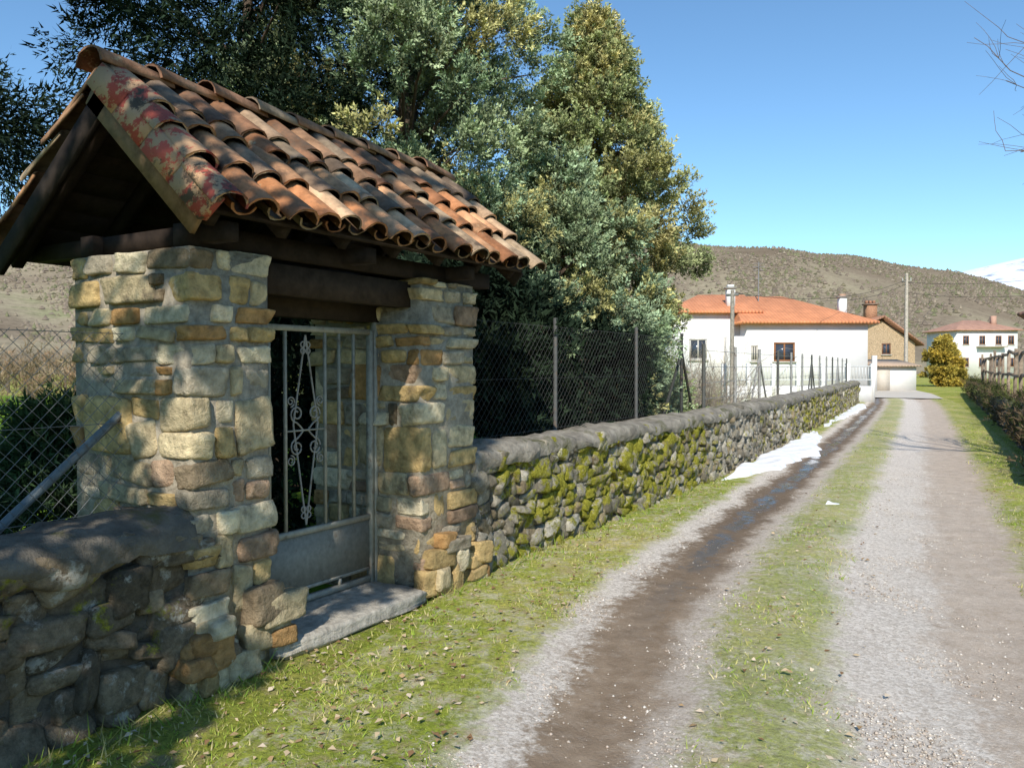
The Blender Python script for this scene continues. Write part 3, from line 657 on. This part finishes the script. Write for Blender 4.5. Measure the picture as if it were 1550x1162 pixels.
# oak behind the photographer (left): casts the dappled shade over wall and shelter
EL=math.radians(38);SA=np.array([.42,-.91]);SA/=np.linalg.norm(SA);SP=np.array([-SA[1],SA[0]]);TE=math.tan(EL)
rg=np.random.default_rng(71);root=empty('oak_tree',(0,0,0));a=Acc();t=Acc()
def ap(A,P,z): v=SA*A+SP*P;return np.array([v[0],v[1],z])
b0=ap(2.2,-4.0,0);tube(t,[b0,b0+np.array([0,.1,2]),b0+np.array([.1,0,4]),b0+np.array([0,0,6.5]),b0+np.array([.1,0,8])],[.2,.17,.13,.08,.02],8,(.14,.11,.09))
S=[];Dd=[]
AC=1.5
def cover(P,z):
    z=z+TE*(3.0-AC)
    if P>-.90: return 0
    if P>-1.72 and z<6.0+(P+1.72)*1.5: return 0
    g=math.sin(P*4.9+z*2.3)+math.sin(z*5.3-P*3.1+1)+.55*math.sin(P*11+z*7+2)
    if z<5.7: return 1 if g>-1.7 else .1
    if P<-3.0: return 1 if g>-1.1 else .1
    if z<7.3: return 1 if g>-.72 else .0
    if z<8.6: return 1 if g>-.62 else .0
    return 1 if g>.30 else .02
for P in np.arange(-5.2,-.88,.12):
    for z in np.arange(2.9,9.8,.12):
        if rg.random()>cover(P,z): continue
        A=AC+rg.uniform(-.9,.9);zz=z+TE*(A-AC);c=ap(A,P+rg.normal(0,.015),zz+rg.normal(0,.015))
        m=2;S.append(c+rg.normal(0,.03,(m,3)));q=rg.normal(0,1,(m,3));Dd.append(q/np.linalg.norm(q,axis=1)[:,None])
        if rg.random()<.035: tube(t,[b0+np.array([0,0,max(zz-1.6,2.4)]),np.array([(b0[0]+c[0])/2,(b0[1]+c[1])/2,zz-.6]),c],[.04,.02,.006],4,(.14,.11,.09))
S=np.concatenate(S);Dd=np.concatenate(Dd)
sprays(a,S,Dd,np.full(len(S),.09),20,.075,np.tile(np.array([.05,.07,.025]),(len(S),1)),rg,.6,.85)
obj('foliage',a,M_dleaf,root);obj('trunk_and_limbs',t,M_bark,root)

# ------------------------------------------------------------------ buildings
def hiproof(a,x0,x1,y0,y1,z,h,c,ov=.4,ridge=None,th=.12):
    x0-=ov;x1+=ov;y0-=ov;y1+=ov;hw=min(x1-x0,y1-y0)/2
    if ridge is None:
        if x1-x0>y1-y0: r0=(x0+hw,(y0+y1)/2);r1=(x1-hw,(y0+y1)/2)
        else: r0=((x0+x1)/2,y0+hw);r1=((x0+x1)/2,y1-hw)
    else: r0,r1=ridge
    V=[(x0,y0,z),(x1,y0,z),(x1,y1,z),(x0,y1,z),(r0[0],r0[1],z+h),(r1[0],r1[1],z+h)]
    if x1-x0>y1-y0 or ridge: F4=[[0,1,5,4],[2,3,4,5]];F3=[[1,2,5],[3,0,4]]
    else: F4=[[1,2,5,4],[3,0,4,5]];F3=[[0,1,4],[2,3,5]]
    a.add(V,F4,c);a.add(V,F3,c)
    box(a,x0,x1,y0,y1,z-th,z-.002,c)
def rooftile_mat(name):
    m,nt,b=newmat(name);tc=N(nt,'ShaderNodeTexCoord');w=N(nt,'ShaderNodeTexWave');w.inputs['Scale'].default_value=1.6;w.inputs['Distortion'].default_value=.3
    nt.links.new(tc.outputs['Object'],w.inputs['Vector'])
    c=mix(nt,.25,attr(nt).outputs[0],ramp(nt,w.outputs['Fac'],[(.1,.3),(.7,.7)]),'OVERLAY')
    c=mix(nt,1.0,c,ramp(nt,noise(nt,1.2,6,.7),[(.3,.75),(.7,1.15)]),'MULTIPLY')
    nt.links.new(c,b.inputs['Base Color']);b.inputs['Roughness'].default_value=.9;bump(nt,b,w.outputs['Fac'],.4,.06);return m
M_rt=rooftile_mat('roof_tiling')
WH=(.80,.78,.74);OR=(.70,.27,.12)
def window(fr,gl,x0,x1,z0,z1,y,fc=(.28,.12,.05)):
    t=.09
    box(fr,x0,x1,y-.05,y-.003,z0,z0+t,fc);box(fr,x0,x1,y-.05,y-.003,z1-t,z1,fc);box(fr,x0,x0+t,y-.05,y-.003,z0+t,z1-t,fc);box(fr,x1-t,x1,y-.05,y-.003,z0+t,z1-t,fc)
    xm=(x0+x1)/2;box(fr,xm-.04,xm+.04,y-.048,y-.004,z0+t,z1-t,fc);box(gl,x0+t,x1-t,y-.02,y-.002,z0+t,z1-t,(.05,.06,.08))
    box(fr,x0-.08,x1+.08,y-.12,y-.003,z0-.07,z0-.003,(.6,.57,.5))
m,nt,b=newmat('window_glass');M_glass=m;nt.links.new(attr(nt).outputs[0],b.inputs['Base Color']);b.inputs['Roughness'].default_value=.08
def cam2w(px,d):
    lat=(px-775)/1230*d;return (-d*math.sin(CAMYAW)+lat*math.cos(CAMYAW),d*math.cos(CAMYAW)+lat*math.sin(CAMYAW),0)
h=empty('white_house',cam2w(1130,45),CAMYAW);wl=Acc();rf=Acc();fr=Acc();gl=Acc();ch=Acc()
box(wl,0,6.7,0,8,-.2,4.0,WH);box(wl,-3.7,-.003,1.3,8.3,-.2,4.62,WH)
box(wl,-.9,-.004,.25,1.297,-.2,3.3,WH)
box(wl,-.02,6.72,-.03,-.003,-.2,.55,(.42,.38,.33))
hiproof(rf,0,6.7,0,8,4.1,1.75,OR,.45,ridge=((.3,4.2),(3.3,4.2)));hiproof(rf,-3.7,.8,1.3,8.3,4.75,1.25,OR,.4,ridge=((-1.6,4.8),(1.2,4.8)))
window(fr,gl,1.5,2.65,1.9,2.95,0);window(fr,gl,-2.9,-1.9,2.0,3.2,1.3,(.5,.47,.42));window(fr,gl,.25,.6,1.9,2.8,0,(.5,.45,.38))
box(ch,-.55,-.1,2.0,2.45,4.9,6.1,WH);box(ch,-.62,-.03,1.93,2.52,6.1,6.2,(.3,.28,.25));box(ch,-.5,-.15,2.05,2.4,6.2,6.34,WH)
box(ch,5.95,6.35,2.,2.4,4.3,5.6,WH);box(ch,5.88,6.42,1.93,2.47,5.6,5.68,(.4,.35,.3));box(ch,6.0,6.3,2.05,2.35,5.68,5.8,(.5,.3,.2))
an=Acc();tube(an,[(1.6,3.2,5.4),(1.6,3.2,7.8)],.035,5,(.25,.25,.25))
for z,l in ((7.7,.28),(7.5,.35),(7.3,.3),(6.8,.25)): tube(an,[(1.6-l,3.2,z),(1.6+l,3.2,z)],.018,4,(.25,.25,.25))
tube(an,[(1.6,2.8,7.5),(1.6,3.6,7.5)],.018,4,(.25,.25,.25))
obj('walls',wl,M_plaster,h);obj('roof',rf,M_rt,h);obj('window_frames',fr,M_paint,h);obj('window_panes',gl,M_glass,h);obj('chimneys',ch,M_plaster,h);obj('television_antenna',an,M_metal,h)
r=empty('white_railing',cam2w(1095,36),CAMYAW);a=Acc();box(a,0,6.6,-.1,.1,-.1,.75,WH)
for x in np.arange(0,6.7,1.1): box(a,x-.07,x+.07,-.13,.13,-.1,1.75,WH)
for z in (1.0,1.6): box(a,0.071,6.53,-.02,.02,z,z+.05,(.7,.7,.68))
for x in np.arange(.12,6.5,.14): box(a,x,x+.025,-.012,.012,1.05,1.6,(.7,.7,.68))
obj('wall_and_rails',a,M_plaster,r)
r=empty('utility_pole',cam2w(1108,34));a=Acc();tube(a,[(0,0,-.1),(0,0,4.8)],[.10,.08],8,(.34,.30,.25));box(a,-.25,.25,-.04,.04,4.55,4.65,(.2,.2,.18));obj('pole',a,M_wood,r)
pw=cam2w(1371,55);r=empty('utility_pole',pw);a=Acc();tube(a,[(0,0,-.1),(0,0,7.9)],[.14,.10],8,(.50,.44,.36));box(a,-.3,.3,-.05,.05,7.3,7.42,(.3,.27,.22))
for x in (-.25,0,.25): tube(a,[(x,0,7.42),(x,0,7.6)],.04,6,(.5,.5,.45))
obj('pole',a,M_wood,r)
a=Acc()
def cable(p,q,sag):
    p=np.array(p);q=np.array(q);t=np.linspace(0,1,24)[:,None];P=p+(q-p)*t;P[:,2]-=sag*4*(t*(1-t))[:,0];tube(a,P,.014,3,(.04,.04,.04))
top=(pw[0],pw[1],7.5);e1=cam2w(1108,34);e2=cam2w(1900,40)
cable(top,(e1[0],e1[1],4.7),.7);cable((pw[0],pw[1],7.3),(e2[0],e2[1],8.4),1.0);cable((pw[0],pw[1],6.6),(e2[0],e2[1],7.4),1.1);e3=cam2w(1240,49);cable((pw[0],pw[1],7.2),(e3[0],e3[1],5.6),.4)
obj('power_lines',a,M_metal)
h=empty('stone_house',cam2w(1312,66),CAMYAW);wl=Acc();rf=Acc();fr=Acc();gl=Acc()
TN=(.52,.38,.24)
wl.add([(0,0,-.2),(3.9,0,-.2),(3.9,0,3.5),(1.2,0,5.3),(0,0,5.3),(0,6,-.2),(3.9,6,-.2),(3.9,6,3.5),(1.2,6,5.3),(0,6,5.3)],[[0,1,2,3,4],[9,8,7,6,5]],TN)
wl.add([(3.9,0,-.2),(3.9,6,-.2),(3.9,6,3.5),(3.9,0,3.5),(0,0,-.2),(0,0,5.3),(0,6,5.3),(0,6,-.2)],[[0,1,2,3],[4,5,6,7]],TN)
for p,q in (((-.3,5.1),(1.2,5.75)),((1.2,5.75),(4.4,3.45))):
    rf.add([(p[0],-.5,p[1]),(q[0],-.5,q[1]),(q[0],6.4,q[1]),(p[0],6.4,p[1]),(p[0],-.5,p[1]-.16),(q[0],-.5,q[1]-.16),(q[0],6.4,q[1]-.16),(p[0],6.4,p[1]-.16)],BF,(.36,.18,.11))
box(wl,.45,1.25,1,1.8,5.2,6.7,(.46,.24,.14));box(wl,.35,1.35,.9,1.9,6.7,6.82,(.3,.2,.15))
for x in (.5,.8,1.1): box(wl,x-.08,x+.08,1.2,1.5,6.82,7.05,(.45,.22,.13))
window(fr,gl,1.2,1.9,2.6,3.5,0,(.2,.1,.06));window(fr,gl,2.6,3.2,.9,1.8,0,(.2,.1,.06))
obj('walls',wl,M_stone,h);obj('roof',rf,M_rt,h);obj('window_frames',fr,M_paint,h);obj('window_panes',gl,M_glass,h)
h=empty('garage',cam2w(1316,52),CAMYAW);wl=Acc();rf=Acc();fr=Acc()
box(wl,0,3.0,0,2.8,-.1,1.7,WH);rf.add([(-.2,-.3,1.7),(3.2,-.3,1.7),(3.2,3.1,2.1),(-.2,3.1,2.1),(-.2,-.3,1.6),(3.2,-.3,1.6),(3.2,3.1,2.0),(-.2,3.1,2.0)],BF,(.50,.36,.25))
box(fr,.5,1.3,-.04,-.004,0,1.45,(.6,.54,.46));box(wl,-1.4,-1.15,-1.2,-.95,0,2.3,WH);box(wl,-.3,-.05,-1.2,-.95,0,2.3,WH)
obj('walls',wl,M_plaster,h);obj('roof',rf,M_rt,h);obj('door',fr,M_paint,h)
h=empty('white_house',cam2w(1448,110),CAMYAW);wl=Acc();rf=Acc();fr=Acc();gl=Acc()
box(wl,0,8.2,0,8,-.3,6.5,WH);hiproof(rf,0,8.2,0,8,6.6,1.5,(.50,.27,.18),.5,ridge=((3,4),(5.2,4)))
for x in (.8,3.0,5.2,6.9): window(fr,gl,x,x+.8,4.6,5.8,0);window(fr,gl,x,x+.8,1.6,2.8,0)
box(fr,2.6,6.4,-.9,-.004,4.25,4.4,(.6,.5,.4));box(wl,5.9,6.5,2,2.6,7,8.6,(.5,.3,.22))
obj('walls',wl,M_plaster,h);obj('roof',rf,M_rt,h);obj('window_frames',fr,M_paint,h);obj('window_panes',gl,M_glass,h)
h=empty('barn',cam2w(1547,38),-.08);wl=Acc();rf=Acc();box(wl,.15,6,0,7,0,4.0,(.14,.10,.075));hiproof(rf,.15,6,0,7,4.1,1.2,(.2,.11,.08),.35);box(wl,1,2,-.05,-.003,0,2.1,(.07,.05,.04))
obj('walls',wl,M_stone,h);obj('roof',rf,M_rt,h)
def leafball(name,loc,r,hz,nb,pal,seed,leaf=.12):
    conifer(name,(loc[0],loc[1]),hz,[0,hz*.3,hz*.6,hz],[r*.8,r,r*.85,r*.1],nb,40,30,leaf,pal,seed,r*.4,zlo=.2,blen=.35,spread=.4,asp=.6)
leafball('golden_bush',cam2w(1428,66),1.4,4.0,60,[(.52,.38,.07),(.42,.33,.07),(.56,.44,.10)],81)
a=Acc();rg=np.random.default_rng(91);n=800;s=rg.uniform(.5,44,n);x=np.interp(s+12,[p[1] for p in WR],[p[0] for p in WR])
S=np.stack([x+rg.uniform(-.15,.5,n),s+12,rg.uniform(.1,.85,n)],1);dr=rg.normal(0,.5,(n,3));dr[:,2]=.6;dr[:,0]-=.3;dr/=np.linalg.norm(dr,axis=1)[:,None]
sprays(a,S,dr,rg.uniform(.2,.45,n),26,.09,np.array([(.05,.06,.02),(.14,.10,.06),(.08,.09,.03)])[rg.integers(0,3,n)],rg,.35,.2);obj('brambles',a,M_leaf)
fe=empty('wooden_fence');a=Acc();pv=None
for y in np.arange(17,52,2.4):
    x=np.interp(y,[p[1] for p in WR],[p[0] for p in WR])+.55;hgt=2.1+rng.uniform(-.15,.35);beam(a,(x,y,0),(x+rng.normal(0,.05),y+rng.normal(0,.05),hgt),.1,.1,np.array((.24,.18,.13))*rng.uniform(.7,1.4),up=(1,0,0))
    if pv is not None:
        for z in (1.35,2.0): beam(a,(pv[0],pv[1],z),(x,y,z+rng.normal(0,.05)),.05,.09,(.28,.21,.15))
    pv=(x,y)
obj('posts_and_rails',a,M_wood,fe)

# ------------------------------------------------------------------ light, world, camera
S=Vector((SA[0]*math.cos(EL),SA[1]*math.cos(EL),math.sin(EL)))
sun=D.lights.new('sun','SUN');sun.energy=5.0;sun.angle=math.radians(.45);sun.color=(1,.95,.86)
so=D.objects.new('sun',sun);so.rotation_euler=S.to_track_quat('Z','Y').to_euler();so.location=(5,-8,12);link(so)
wd_=D.worlds.new('World');SC.world=wd_;wd_.use_nodes=True;nt=wd_.node_tree
sk=nt.nodes.new('ShaderNodeTexSky');sk.sky_type='NISHITA';sk.sun_disc=False;sk.sun_elevation=EL;sk.sun_rotation=math.atan2(SA[0],SA[1])
sk.altitude=900;sk.air_density=1.0;sk.dust_density=.0;sk.ozone_density=1.0
tn=mix(nt,1.0,sk.outputs[0],(.88,1.17,1.30),'MULTIPLY')
nt.links.new(tn,nt.nodes['Background'].inputs[0]);nt.nodes['Background'].inputs[1].default_value=.14
cam=D.cameras.new('camera');co_=D.objects.new('camera',cam);link(co_);cam.sensor_width=36;cam.lens=1230/1550*36;cam.clip_end=8000;cam.clip_start=.05
co_.location=(0,0,1.6);co_.rotation_euler=(math.radians(90-1.21),0,CAMYAW);SC.camera=co_
SC.view_settings.view_transform='Standard';SC.view_settings.look='None';SC.view_settings.exposure=0
